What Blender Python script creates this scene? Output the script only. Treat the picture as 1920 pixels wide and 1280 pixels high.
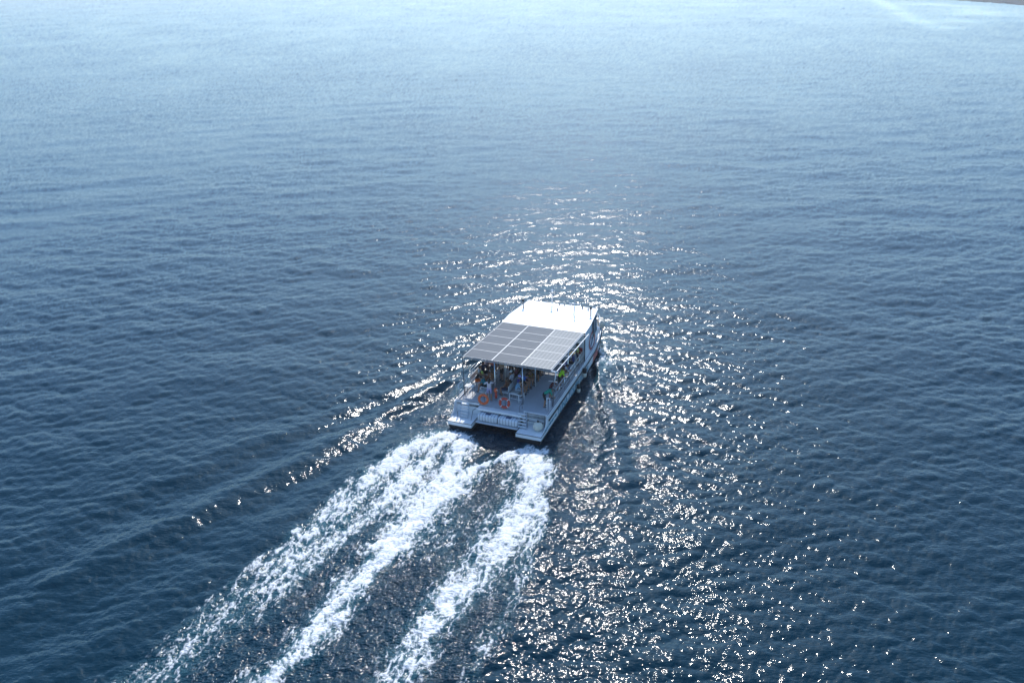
import bpy, bmesh, math, random
import numpy as np
from mathutils import Vector, Matrix
R = math.radians
sc = bpy.context.scene
col = sc.collection
for o in list(bpy.data.objects): bpy.data.objects.remove(o)

# ------------------------------------------------------------------ camera
YAW = R(22.24)                      # boat heading, clockwise from world +Y
CAM = Vector((0.411, -45.247, 26.446))
PITCH, ROLL = R(24.80), R(-1.5)
cam = bpy.data.cameras.new('camera'); camo = bpy.data.objects.new('camera', cam); col.objects.link(camo)
cam.sensor_width = 36; cam.lens = 28.0; cam.clip_start = 0.5; cam.clip_end = 60000
rgt = Vector((1, 0, 0)); fwd = Vector((0, math.cos(PITCH), -math.sin(PITCH))); upv = rgt.cross(fwd)
xa = rgt * math.cos(ROLL) + upv * math.sin(ROLL); ya = fwd.cross(xa) * -1
camo.matrix_world = Matrix(((xa.x, ya.x, -fwd.x, CAM.x), (xa.y, ya.y, -fwd.y, CAM.y), (xa.z, ya.z, -fwd.z, CAM.z), (0, 0, 0, 1)))
sc.camera = camo

# ------------------------------------------------------------------ sky, sun, exposure
SUN_EL, SUN_AZ = R(46), R(5.5)      # azimuth clockwise from +Y
w = bpy.data.worlds.new('World'); sc.world = w; w.use_nodes = True
wt = w.node_tree; bg = wt.nodes['Background']
sky = wt.nodes.new('ShaderNodeTexSky'); sky.sky_type = 'NISHITA'; sky.sun_disc = False
sky.sun_elevation = SUN_EL; sky.sun_rotation = SUN_AZ
sky.altitude = 0; sky.air_density = 1.0; sky.dust_density = 0.95; sky.ozone_density = 2.4
tint = wt.nodes.new('ShaderNodeMix'); tint.data_type = 'RGBA'; tint.blend_type = 'MULTIPLY'; tint.inputs[0].default_value = 1   # the photograph's cool white balance
tint.inputs[7].default_value = (.72, .96, 1.14, 1); wt.links.new(sky.outputs[0], tint.inputs[6])
wt.links.new(tint.outputs[2], bg.inputs[0]); bg.inputs[1].default_value = 0.15
sl = bpy.data.lights.new('sun', 'SUN'); sl.energy = 3.2; sl.angle = R(0.53); sl.color = (1.0, 0.95, 0.88)
slo = bpy.data.objects.new('sun', sl); col.objects.link(slo)
sd = Vector((math.sin(SUN_AZ) * math.cos(SUN_EL), math.cos(SUN_AZ) * math.cos(SUN_EL), math.sin(SUN_EL)))
slo.rotation_euler = sd.to_track_quat('Z', 'Y').to_euler()
sc.view_settings.view_transform = 'Standard'; sc.view_settings.look = 'None'
sc.view_settings.exposure = 0.45; sc.view_settings.gamma = 1.0
sc.cycles.use_adaptive_sampling = False
sc.cycles.max_bounces = 6; sc.cycles.use_denoising = True; sc.cycles.sample_clamp_direct = 50.0
sc.cycles.caustics_reflective = False; sc.cycles.caustics_refractive = False

# ------------------------------------------------------------------ helpers
def tag(o, label=None, cat=None, group=None, kind=None):
    if label: o['label'] = label
    if cat: o['category'] = cat
    if group: o['group'] = group
    if kind: o['kind'] = kind
    return o
CY, SY = math.cos(YAW), math.sin(YAW)
def BW(x, y, z=0.0): return Vector((x * CY + y * SY, -x * SY + y * CY, z))   # boat -> world

def new_mat(name):
    m = bpy.data.materials.new(name); m.use_nodes = True
    nt = m.node_tree; b = nt.nodes['Principled BSDF']
    return m, nt, b
def node(nt, t, **kw):
    n = nt.nodes.new(t)
    for k, v in kw.items(): setattr(n, k, v)
    return n
def math_n(nt, op, a, b=None, c=None, clamp=False):
    n = nt.nodes.new('ShaderNodeMath'); n.operation = op; n.use_clamp = clamp
    for i, v in enumerate((a, b, c)):
        if v is None: continue
        if isinstance(v, (int, float)): n.inputs[i].default_value = v
        else: nt.links.new(v, n.inputs[i])
    return n.outputs[0]
def smooth(nt, v, a, b):
    n = nt.nodes.new('ShaderNodeMapRange'); n.interpolation_type = 'SMOOTHSTEP'
    for i, q in zip((0, 1, 2), (v, a, b)):
        if isinstance(q, (int, float)): n.inputs[i].default_value = q
        else: nt.links.new(q, n.inputs[i])
    return n.outputs[0]
def noise_n(nt, vec, scale, detail=3, rough=.55, dist=0.0):
    n = nt.nodes.new('ShaderNodeTexNoise'); n.inputs['Scale'].default_value = scale
    n.inputs['Detail'].default_value = detail; n.inputs['Roughness'].default_value = rough
    n.inputs['Distortion'].default_value = dist
    nt.links.new(vec, n.inputs['Vector']); return n.outputs[0]
def mapping(nt, vec, scale=(1, 1, 1), rot=(0, 0, 0)):
    n = nt.nodes.new('ShaderNodeMapping'); n.inputs['Scale'].default_value = scale; n.inputs['Rotation'].default_value = rot
    nt.links.new(vec, n.inputs['Vector']); return n.outputs[0]
def mixc(nt, f, a, b):
    n = nt.nodes.new('ShaderNodeMix'); n.data_type = 'RGBA'
    nt.links.new(f, n.inputs[0])
    for i, v in ((6, a), (7, b)):
        if isinstance(v, tuple): n.inputs[i].default_value = (*v, 1)
        else: nt.links.new(v, n.inputs[i])
    return n.outputs[2]

# ------------------------------------------------------------------ the sea
rng = np.random.default_rng(21)
PERM = rng.permutation(4096); GR = rng.uniform(0, 2 * np.pi, 4096); GX, GY = np.cos(GR), np.sin(GR)
def perlin(x, y):
    xi = np.floor(x).astype(np.int64); yi = np.floor(y).astype(np.int64); fx = x - xi; fy = y - yi
    u = fx * fx * fx * (fx * (fx * 6 - 15) + 10); v = fy * fy * fy * (fy * (fy * 6 - 15) + 10)
    def g(i, j, dx, dy):
        h = PERM[(PERM[i & 4095] + j) & 4095]; return GX[h] * dx + GY[h] * dy
    a = g(xi, yi, fx, fy); b = g(xi + 1, yi, fx - 1, fy); c = g(xi, yi + 1, fx, fy - 1); d = g(xi + 1, yi + 1, fx - 1, fy - 1)
    return (a + (b - a) * u) * (1 - v) + (c + (d - c) * u) * v
def fbm(x, y, o=4, r=.5):
    s = 0; a = 1.0
    for k in range(o):
        s = s + a * perlin(x + 17.3 * k, y - 9.1 * k); x = x * 2.03; y = y * 2.03; a *= r
    return s
def cell_edge(x, y):                # distance between the nearest and second nearest cell centre
    xi = np.floor(x).astype(np.int64); yi = np.floor(y).astype(np.int64)
    d1 = np.full_like(x, 9.0); d2 = np.full_like(x, 9.0)
    for i in (-1, 0, 1):
        for j in (-1, 0, 1):
            h = PERM[(PERM[(xi + i) & 4095] + yi + j) & 4095]
            d = np.hypot(xi + i + .5 + .45 * GX[h] - x, yi + j + .5 + .45 * GY[h] - y)
            d2 = np.minimum(d2, np.maximum(d, d1)); d1 = np.minimum(d1, d)
    return d2 - d1
def sstep(a, b, x):
    t = np.clip((x - a) / (b - a), 0, 1); return t * t * (3 - 2 * t)

# foam streaks left by the two hulls, boat coordinates (x starboard, y forward): (x, y, half width, density)
STREAKS = [
 [(-2.45,-2.9,.55,1.),(-2.9,-3.3,.8,1.),(-4.0,-5.2,.75,.95),(-4.7,-8.,.9,.76),(-5.0,-11.,1.0,.62),(-5.1,-15.,1.1,.55),(-5.3,-19,1.15,.54),(-5.9,-24,1.3,.54),(-6.8,-30,1.5,.6),(-8.5,-42,2,.4)],
 [(-2.2,-3.0,.45,1.),(-2.5,-4.5,.45,.8),(-2.85,-6.8,.45,.66),(-3.0,-9.1,.5,.6),(-3.2,-12,.55,.52),(-3.9,-16,.6,.5),(-4.6,-21,.6,.45)],
 [(-1.95,-3.0,.4,1.),(-1.35,-4,.5,.95),(-.85,-6,.5,.9),(-.65,-8,.5,.85),(-.75,-10.5,.6,.8)],
 [(2.2,-3.1,.22,1.),(1.5,-4.7,.3,.95),(.3,-6.9,.5,1.),(-.5,-9.2,.75,1.05),(-.8,-11.6,.85,1.05),(-.95,-15.5,.72,.96),(-1.05,-20,.66,.9),(-1.5,-23.5,.66,.88),(-2.3,-30,.8,.8),(-3.8,-42,1,.5)],
 [(2.6,-2.95,.5,1.),(3.2,-3.5,.7,1.05),(4.1,-5.3,.8,1.),(4.35,-8,.85,.82),(4.2,-11,.9,.74),(3.85,-14.5,.85,.72),(3.7,-17.5,.85,.66),(3.65,-21,.85,.6),(3.5,-28,1,.6),(3.2,-40,1.3,.4)],
 [(3.9,-3.5,.25,.6),(5.2,-7,.35,.45),(5.9,-10.4,.4,.42),(6.5,-13.5,.4,.4),(6.4,-17,.4,.38),(6.2,-22,.4,.35)],
 [(2.75,13.6,.22,.75),(3.25,12.3,.3,.8),(3.75,10.6,.45,.66),(4.0,8.6,.4,.55),(4.2,6.6,.4,.5),(4.35,4.2,.35,.42),(4.5,1.5,.3,.3)],
 [(-2.75,13.6,.22,.75),(-3.3,12.3,.3,.8),(-3.9,10.4,.45,.6),(-4.2,8,.4,.5),(-4.6,5,.4,.42),(-5,1,.4,.32)],
 [(0.3,13,.5,.5),(0.1,8,.9,.25),(0,2,.9,.2),(0,-2,.9,.2)],
]
def streak_fields(x, y):
    dens = np.zeros_like(x); core = np.zeros_like(x)
    for st in STREAKS:
        P = np.array(st)
        best = np.full_like(x, 1e9); bd = np.zeros_like(x)
        for a, b in zip(P[:-1], P[1:]):
            dx, dy = b[0] - a[0], b[1] - a[1]; L2 = dx * dx + dy * dy
            t = np.clip(((x - a[0]) * dx + (y - a[1]) * dy) / L2, 0, 1)
            hw = a[2] + (b[2] - a[2]) * t; q = np.hypot(x - a[0] - t * dx, y - a[1] - t * dy) / hw
            m = q < best; best[m] = q[m]; bd[m] = (a[3] + (b[3] - a[3]) * t)[m]
        f = np.exp(-best ** 2 * .9) * .72 + .28 * np.exp(-(best / 2.0) ** 2)
        dens = np.maximum(dens, bd * f); core = np.maximum(core, f * np.minimum(bd, 1))
    return dens, core

SLICKS = [([(330, 760), (299, 648), (268, 553), (231, 451), (210, 386), (199, 350), (194, 328)], 8.0), ([(300, 560), (285, 480), (255, 410), (235, 375)], 26.0)]   # centre line, half width
FINE = .22
def sea_mesh():
    # fan of rows and columns, finer towards the boat's end of the bay
    H = CAM.z
    dep = np.concatenate([np.linspace(R(66), R(52), 40, endpoint=False), np.linspace(R(52), R(0.9), 700, endpoint=False), np.geomspace(R(0.9), R(0.06), 16)])
    az = np.concatenate([np.linspace(-R(62), -R(40), 60, endpoint=False), np.linspace(-R(40), R(40), 1040, endpoint=False), np.linspace(R(40), R(62), 61)])
    r = H / np.tan(dep); nr, na = len(r), len(az)
    RR, AA = np.meshgrid(r, az, indexing='ij')
    jr = np.clip((RR - 45) / 60, 0, .42) * np.abs(np.gradient(r))[:, None]; ja = np.clip((RR - 45) / 60, 0, .42) * np.gradient(az)[None, :]
    RR = RR + jr * rng.uniform(-1, 1, RR.shape); AA = AA + ja * rng.uniform(-1, 1, AA.shape)      # uneven net, so that no regular pattern shows
    X = CAM.x + RR * np.sin(AA); Y = CAM.y + RR * np.cos(AA)
    dr = np.abs(np.gradient(r))[:, None] * np.ones((1, na)); dt = RR * np.gradient(az)[None, :]
    X = X.ravel(); Y = Y.ravel(); RRf = RR.ravel(); dr = dr.ravel(); dt = dt.ravel()
    sx, sy = np.sin(AA).ravel(), np.cos(AA).ravel()
    bx = X * CY - Y * SY; by = X * SY + Y * CY
    # gusts and slicks change how lively the small waves are
    gust = 1 + .55 * np.clip(fbm(X / 38., Y / 60., 3), -1, 1) + .25 * fbm(X / 9., Y / 14., 2)
    slick = np.zeros_like(X)
    for pts, hw in SLICKS:
        d = np.full_like(X, 1e9)
        for (ax, ay), (cx_, cy_) in zip(pts[:-1], pts[1:]):
            ux, uy = cx_ - ax, cy_ - ay; t = np.clip(((X - ax) * ux + (Y - ay) * uy) / (ux * ux + uy * uy), 0, 1)
            d = np.minimum(d, np.hypot(X - ax - t * ux, Y - ay - t * uy))
        slick = np.maximum(slick, np.exp(-(d / hw) ** 2) * np.clip(.8 + fbm(X / 25., Y / 60., 3), 0, 1))
    gust = np.clip(gust, .35, 1.7) * (1 - .6 * slick)
    Z = np.zeros_like(X); DX = np.zeros_like(X); DY = np.zeros_like(X)
    UX = np.zeros_like(X); UY = np.zeros_like(X); UV = np.zeros_like(X)      # slopes of waves finer than the mesh
    N = 230; lam = np.geomspace(.24, 15, N)
    for i in range(N):
        l = lam[i] * rng.uniform(.97, 1.03); k = 2 * np.pi / l
        spread = .45 if l > .9 else .85
        th = R(-90) + rng.normal(0, spread)           # towards the camera
        cx_, cy_ = math.cos(th), math.sin(th)
        slope = .0112 * float(np.interp(math.log(l), np.log([.33, .6, 1.0, 1.8, 3.2, 5, 8, 15]), [2.1, 2.6, 1.8, 1.15, .65, .42, .35, .3]))
        a = slope / k * rng.uniform(.6, 1.4)
        ph = rng.uniform(0, 2 * np.pi)
        sp = np.abs(cx_ * sx + cy_ * sy) * dr + np.abs(-cx_ * sy + cy_ * sx) * dt
        res = np.clip((l / np.maximum(sp, 1e-3) - 1.5) / 1.5, 0, 1); gs = gust if l < 5 else 1.0; wgt = res * gs
        un = a * k * (1 - res) * gs; q = k * (cx_ * X + cy_ * Y) + ph; cq = np.cos(q) * un * FINE
        UX += cx_ * cq; UY += cy_ * cq; UV += .5 * un * un * (1 - FINE * FINE)
        idx = np.nonzero(wgt > 0)[0]
        if not len(idx): continue
        p = k * (cx_ * X[idx] + cy_ * Y[idx]) + ph; am = a * wgt[idx]
        Z[idx] += am * np.sin(p); c = am * np.cos(p); DX[idx] += cx_ * c; DY[idx] += cy_ * c
    foam = np.zeros_like(X); aer = np.zeros_like(X); chop = np.zeros_like(X)
    near = np.nonzero((np.abs(bx) < 30) & (by < 22) & (by > -48))[0]
    x, y = bx[near], by[near]
    wx = x + .45 * fbm(x * .5, y * .3, 3) + .5 * fbm(x * 1.3 + 9, y * .9, 4, .6); wy = y + .3 * fbm(x * .5 + 40, y * .5, 2)
    dens, core = streak_fields(wx, wy)
    # bow waves running out on either side
    z = np.zeros_like(x); s = 13 - y
    for sg in (-1, 1):
        for m, (off, amp, wd) in enumerate(((0, .24, .75), (2.1, -.22, .9), (-2.0, -.18, .9), (4.2, .17, 1.0), (-4.0, .10, 1.0))):
            lat = sg * x + .8 * fbm(x * .3 + 11, y * .3 + m, 2) - (2.6 + .345 * s) + off * np.clip(s / 22, .25, 1.3) + .35 * np.sin(s * .33 + m)
            wdt = wd * np.clip(s / 14, .35, 1.5)
            brk = .55 + .6 * np.clip(.5 + fbm(x * .22 + 5 * m, y * .22 + sg * 9, 2), 0, 1)
            fade = sstep(-1, 3, s) * np.exp(-np.clip(s, 0, None) / 42)
            z += amp * brk * fade * np.exp(-(lat / wdt) ** 2) * (1.35 if sg < 0 else .6)
    # churned water between the streaks
    left = np.interp(-wy, [-2, 2.5, 5.5, 11, 18, 24, 45], [-3.1, -3.0, -4.9, -6.1, -6.4, -7.3, -10])
    right = np.interp(-wy, [-2, 2.5, 5.5, 11, 18, 24, 45], [3.1, 3.3, 5.0, 6.3, 6.9, 6.5, 7.5])
    inside = sstep(-.5, .4, wx - left) * sstep(-.5, .4, right - wx) * sstep(2.0, 3.4, -y)
    calm = np.exp(-((x - .4) / 1.0) ** 2) * sstep(8.5, 5.0, -y)          # still dark water right behind the tunnel
    inside = inside * (1 - .85 * calm)
    sidechop = np.exp(-((wx - 5.2) / 1.2) ** 2) * sstep(13, 4, y) * sstep(-20, -3, y) + np.exp(-((wx + 4.6) / 1.3) ** 2) * sstep(10, 2, y) * sstep(-12, -2, y)
    ch = np.clip(inside + .65 * sidechop, 0, 1)
    tx, ty = x * .85, y * .55
    turb = fbm(tx * 2.6, ty * 2.6, 4, .66) * .075 + fbm(tx * .7 + 3, ty * .7, 2) * .10
    z += ch * turb
    hump = core * (.20 * np.exp(-np.clip(-y - 2.4, 0, 99) / 5.) + .05) * sstep(2.5, 4.4, -y)
    z += hump + core * sstep(2.3, 4.0, -y) * (fbm(x * 2.3, y * 1.9, 4, .6) * .075)
    z += core * sstep(-2, 4, y) * (.08 + .05 * fbm(x * 2.5, y * 2.5, 3))
    den = np.clip(dens + inside * (.44 + .55 * fbm(x * .45, y * .16, 4)) * sstep(40, 6, -y + 8), 0, 1.15)
    # torn, laced foam: fractal noise plus the edges of a warped cell pattern
    fa = .5 + .66 * fbm(x * 1.7 + 2.0 * fbm(x * .5, y * .35, 3), y * .62 + 1.2 * fbm(x * .8 + 50, y * .5, 2), 6, .62)
    px, py = x * 1.9 + 1.5 * fbm(x * .9, y * .8 + 7, 4), y * 1.15 + 1.5 * fbm(x * .9 + 31, y * .8, 4)
    lace = sstep(.26, .0, cell_edge(px, py))
    fine = .5 + .7 * fbm(x * 6., y * 4.5, 4, .68)
    pat = .56 * fa + .34 * lace + .28 * fine
    thr = 1.125 - .80 * den
    mk = (sstep(-.20, .36, pat - thr) * .75 + .25 * sstep(-.03, .12, pat - thr)) * sstep(.06, .3, den)
    z += mk * pat * .05
    foam[near] = mk; aer[near] = sstep(.12, 1.1, den)
    chop[near] = ch
    Z[near] = Z[near] * (1 - .45 * np.clip(inside, 0, 1)) + z
    X2 = X - DX; Y2 = Y - DY
    V = np.stack([X2, Y2, Z], 1).astype(np.float32)
    ii = np.arange(nr * na).reshape(nr, na)
    F = np.stack([ii[:-1, :-1], ii[:-1, 1:], ii[1:, 1:], ii[1:, :-1]], -1).reshape(-1, 4)
    me = bpy.data.meshes.new('sea')
    me.vertices.add(len(V)); me.vertices.foreach_set('co', V.ravel())
    me.loops.add(F.size); me.loops.foreach_set('vertex_index', F.ravel().astype(np.int32))
    me.polygons.add(len(F)); me.polygons.foreach_set('loop_start', np.arange(0, F.size, 4, dtype=np.int32))
    me.polygons.foreach_set('use_smooth', np.ones(len(F), dtype=bool))
    me.update(calc_edges=True)
    for nm, arr in (('foam', foam), ('aer', aer), ('chop', chop), ('slick', slick)):
        at = me.attributes.new(nm, 'FLOAT', 'POINT'); at.data.foreach_set('value', arr.astype(np.float32))
    at = me.attributes.new('ripple', 'FLOAT_VECTOR', 'POINT'); at.data.foreach_set('vector', np.stack([-UX, -UY, np.zeros_like(UX)], 1).astype(np.float32).ravel())
    at = me.attributes.new('unseen', 'FLOAT', 'POINT'); at.data.foreach_set('value', np.sqrt(np.sqrt(.0022 ** 2 + 2 * .02 * np.clip(UV - .001, 0, None))).astype(np.float32))
    return me

RIP = .030
def sea_material():
    m, nt, b = new_mat('sea_water')
    geo = node(nt, 'ShaderNodeNewGeometry').outputs['Position']
    def attr(n): return node(nt, 'ShaderNodeAttribute', attribute_name=n).outputs['Fac']
    foam, aer, chop, slick = attr('foam'), attr('aer'), attr('chop'), attr('slick')
    r1 = noise_n(nt, mapping(nt, geo, (1.0, 1.9, 1), (0, 0, R(6))), 4.6, 2, .45, 0)
    h = math_n(nt, 'MULTIPLY', math_n(nt, 'MULTIPLY', r1, RIP), math_n(nt, 'MULTIPLY_ADD', slick, -.8, 1))
    h = math_n(nt, 'MULTIPLY', h, math_n(nt, 'MULTIPLY_ADD', chop, 1.6, 1))
    bump = node(nt, 'ShaderNodeBump'); bump.inputs['Strength'].default_value = 1.0; bump.inputs['Distance'].default_value = 1.0
    nt.links.new(h, bump.inputs['Height'])
    body = mixc(nt, aer, (.0000, .0195, .035), (.022, .095, .12))
    colr = mixc(nt, foam, body, (.72, .74, .76))
    nt.links.new(colr, b.inputs['Base Color'])
    nt.links.new(math_n(nt, 'MULTIPLY_ADD', foam, .6, math_n(nt, 'MAXIMUM', attr('unseen'), .06)), b.inputs['Roughness'])
    b.inputs['IOR'].default_value = 1.333
    rp = node(nt, 'ShaderNodeAttribute', attribute_name='ripple').outputs['Vector']
    gn = node(nt, 'ShaderNodeNewGeometry').outputs['Normal']
    va = node(nt, 'ShaderNodeVectorMath', operation='ADD'); nt.links.new(gn, va.inputs[0]); nt.links.new(rp, va.inputs[1])
    vn = node(nt, 'ShaderNodeVectorMath', operation='NORMALIZE'); nt.links.new(va.outputs[0], vn.inputs[0])
    nt.links.new(vn.outputs[0], bump.inputs['Normal'])
    nt.links.new(bump.outputs[0], b.inputs['Normal'])
    return m
sea = bpy.data.objects.new('sea', sea_mesh()); col.objects.link(sea); sea.data.materials.append(sea_material())
tag(sea, 'deep blue sea with sun glitter and white wake foam', kind='structure')

# ------------------------------------------------------------------ materials for made things
def plain(name, c, rough=.5, metal=0.0, var=.06, scale=6, spec=.5):
    m, nt, b = new_mat(name)
    tc = node(nt, 'ShaderNodeTexCoord').outputs['Object']
    f = noise_n(nt, tc, scale, 3, .6)
    lo = tuple(max(0, v * (1 - var * 2)) for v in c); hi = tuple(min(1, v * (1 + var)) for v in c)
    nt.links.new(mixc(nt, f, lo, hi), b.inputs['Base Color'])
    b.inputs['Roughness'].default_value = rough; b.inputs['Metallic'].default_value = metal
    b.inputs['Specular IOR Level'].default_value = spec
    return m
M = dict(
 white=plain('gelcoat_white', (.78, .79, .80), .35, var=.05, scale=2.5),
 deck=plain('deck_paint_grey_white', (.50, .51, .53), .7, var=.07, scale=3),
 roof=plain('cabin_roof_paint', (.84, .84, .83), .4, var=.03, scale=1.5),
 black=plain('black_antifouling', (.012, .013, .016), .6, var=.2),
 rub=plain('black_rubber', (.02, .02, .022), .6, var=.2),
 steel=plain('stainless_tube', (.62, .63, .65), .28, 1.0, var=.05),
 wtube=plain('white_painted_tube', (.78, .78, .78), .4, var=.04),
 dsteel=plain('weathered_tube', (.16, .17, .19), .45, .3, var=.15),
 glass=plain('dark_window_glass', (.012, .015, .02), .08, var=.1),
 frame=plain('aluminium_panel_frame', (.50, .50, .50), .5, .2, var=.04),
 under=plain('canopy_underside', (.30, .30, .31), .7, var=.08),
 orange=plain('orange_ring_plastic', (.72, .13, .035), .5, var=.12, scale=9),
 red=plain('red_ring_plastic', (.50, .055, .03), .5, var=.14, scale=9),
 canister=plain('life_raft_white', (.72, .74, .77), .45, var=.05, scale=5),
 strap=plain('grey_strap', (.30, .31, .35), .7, var=.1),
 teal=plain('teal_lettering', (.05, .30, .40), .5, var=.08),
 navy=plain('navy_lettering', (.03, .06, .14), .5, var=.08),
 emblem=plain('emblem_red', (.50, .12, .10), .5, var=.12, scale=4),
 redbox=plain('red_box_paint', (.36, .03, .02), .45, var=.15),
 bench=plain('bench_slats_white', (.58, .58, .57), .55, var=.08),
 cream=plain('cream_vinyl', (.66, .62, .52), .5, var=.08),
 rope=plain('rope', (.45, .42, .36), .8, var=.15),
 rock=plain('shore_rock', (.035, .035, .035), .9, var=.3, scale=.05),
)
def panel_mat(name, base, line, rough, cells):
    m, nt, b = new_mat(name)
    tc = node(nt, 'ShaderNodeTexCoord').outputs['Object']
    br = node(nt, 'ShaderNodeTexBrick'); br.offset = 0; br.squash = 1
    br.inputs['Color1'].default_value = (*base, 1); br.inputs['Color2'].default_value = (*[v * 1.12 for v in base], 1); br.inputs['Mortar'].default_value = (*line, 1)
    br.inputs['Scale'].default_value = 1; br.inputs['Mortar Size'].default_value = .016; br.inputs['Mortar Smooth'].default_value = .2
    br.inputs['Brick Width'].default_value = cells[0]; br.inputs['Row Height'].default_value = cells[1]
    nt.links.new(tc, br.inputs['Vector'])
    f = noise_n(nt, tc, 1.7, 4, .6)
    nt.links.new(mixc(nt, math_n(nt, 'MULTIPLY', smooth(nt, f, .35, .8), .25), br.outputs[0], (.12, .115, .11)), b.inputs['Base Color'])   # salt and dust film
    b.inputs['Roughness'].default_value = rough; b.inputs['IOR'].default_value = 1.38
    return m
M['pv'] = panel_mat('solar_cells_violet_grey', (.022, .022, .032), (.055, .055, .065), .36, (.16, .205))
M['pv2'] = panel_mat('solar_cells_pale_grid', (.15, .145, .14), (.36, .35, .32), .36, (.245, .205))

class MB:
    """collects shapes; build() links them as one mesh object"""
    def __init__(s): s.bm = bmesh.new()
    def box(s, c, d, rz=0.0, rx=0.0, ry=0.0, bevel=0.0):
        r = bmesh.ops.create_cube(s.bm, size=1)['verts']
        bmesh.ops.scale(s.bm, vec=d, verts=r)
        if bevel:
            es = list({e for v in r for e in v.link_edges})
            rr = bmesh.ops.bevel(s.bm, geom=es, offset=bevel, segments=2, affect='EDGES', profile=.6)
            r = list({v for v in rr['verts']} | {v for v in r if v.is_valid})
        mt = Matrix.Translation(c) @ Matrix.Rotation(rz, 4, 'Z') @ Matrix.Rotation(ry, 4, 'Y') @ Matrix.Rotation(rx, 4, 'X')
        bmesh.ops.transform(s.bm, matrix=mt, verts=r); return s
    def tube(s, pts, r, n=6, cap=True, close=False):
        pts = [Vector(p) for p in pts]; rings = []; m = len(pts)
        for i, p in enumerate(pts):
            a = pts[(i - 1) % m] if (i > 0 or close) else p; b = pts[(i + 1) % m] if (i < m - 1 or close) else p
            t = (b - a).normalized(); u = t.orthogonal().normalized() if abs(t.z) > .95 else t.cross(Vector((0, 0, 1))).normalized()
            v = t.cross(u); rad = r[i] if isinstance(r, (list, tuple)) else r
            rings.append([s.bm.verts.new(p + (u * math.cos(q) + v * math.sin(q)) * rad) for q in [2 * math.pi * k / n for k in range(n)]])
        for i in range(m if close else m - 1):
            A, B = rings[i], rings[(i + 1) % m]
            for k in range(n): s.bm.faces.new((A[k], A[(k + 1) % n], B[(k + 1) % n], B[k]))
        if cap and not close:
            s.bm.faces.new(rings[0][::-1]); s.bm.faces.new(rings[-1])
        return s
    def prism(s, poly, a, b):            # polygon in xy between z=a and z=b
        lo = [s.bm.verts.new((x, y, a)) for x, y in poly]; hi = [s.bm.verts.new((x, y, b)) for x, y in poly]
        s.bm.faces.new(lo[::-1]); s.bm.faces.new(hi); n = len(poly)
        for i in range(n): s.bm.faces.new((lo[i], lo[(i + 1) % n], hi[(i + 1) % n], hi[i]))
        return s
    def loft(s, secs, cap=True):         # list of equal-length point loops
        R_ = [[s.bm.verts.new(p) for p in sec] for sec in secs]; n = len(R_[0])
        for A, B in zip(R_[:-1], R_[1:]):
            for k in range(n): s.bm.faces.new((A[k], A[(k + 1) % n], B[(k + 1) % n], B[k]))
        if cap: s.bm.faces.new(R_[0][::-1]); s.bm.faces.new(R_[-1])
        return s
    def lathe(s, prof, c=(0, 0, 0), axis='Z', n=14):
        rings = []
        for rr, h in prof:
            ring = []
            for k in range(n):
                q = 2 * math.pi * k / n; a, b_ = rr * math.cos(q), rr * math.sin(q)
                p = {'Z': (a, b_, h), 'X': (h, a, b_), 'Y': (a, h, b_)}[axis]
                ring.append(s.bm.verts.new(Vector(c) + Vector(p)))
            rings.append(ring)
        for A, B in zip(rings[:-1], rings[1:]):
            for k in range(n): s.bm.faces.new((A[k], A[(k + 1) % n], B[(k + 1) % n], B[k]))
        s.bm.faces.new(rings[0][::-1]); s.bm.faces.new(rings[-1]); return s
    def mesh(s, name, smooth_=False):
        bmesh.ops.recalc_face_normals(s.bm, faces=s.bm.faces[:])
        me = bpy.data.meshes.new(name); s.bm.to_mesh(me); s.bm.free()
        if smooth_:
            for p in me.polygons: p.use_smooth = True
        return me
    def build(s, name, mat, parent=None, smooth_=False, loc=None):
        o = bpy.data.objects.new(name, s.mesh(name, smooth_)); col.objects.link(o)
        o.data.materials.append(M[mat] if isinstance(mat, str) else mat)
        if parent: o.parent = parent
        if loc is not None: o.location = loc
        return o
def empty(name, loc=(0, 0, 0), rz=0.0):
    o = bpy.data.objects.new(name, None); col.objects.link(o); o.location = loc; o.rotation_euler = (0, 0, rz); o.empty_display_size = .3
    return o
def on_boat(name, x, y, z, rz=0.0): return empty(name, BW(x, y, z), rz - YAW)      # a thing standing somewhere on the boat

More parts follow.
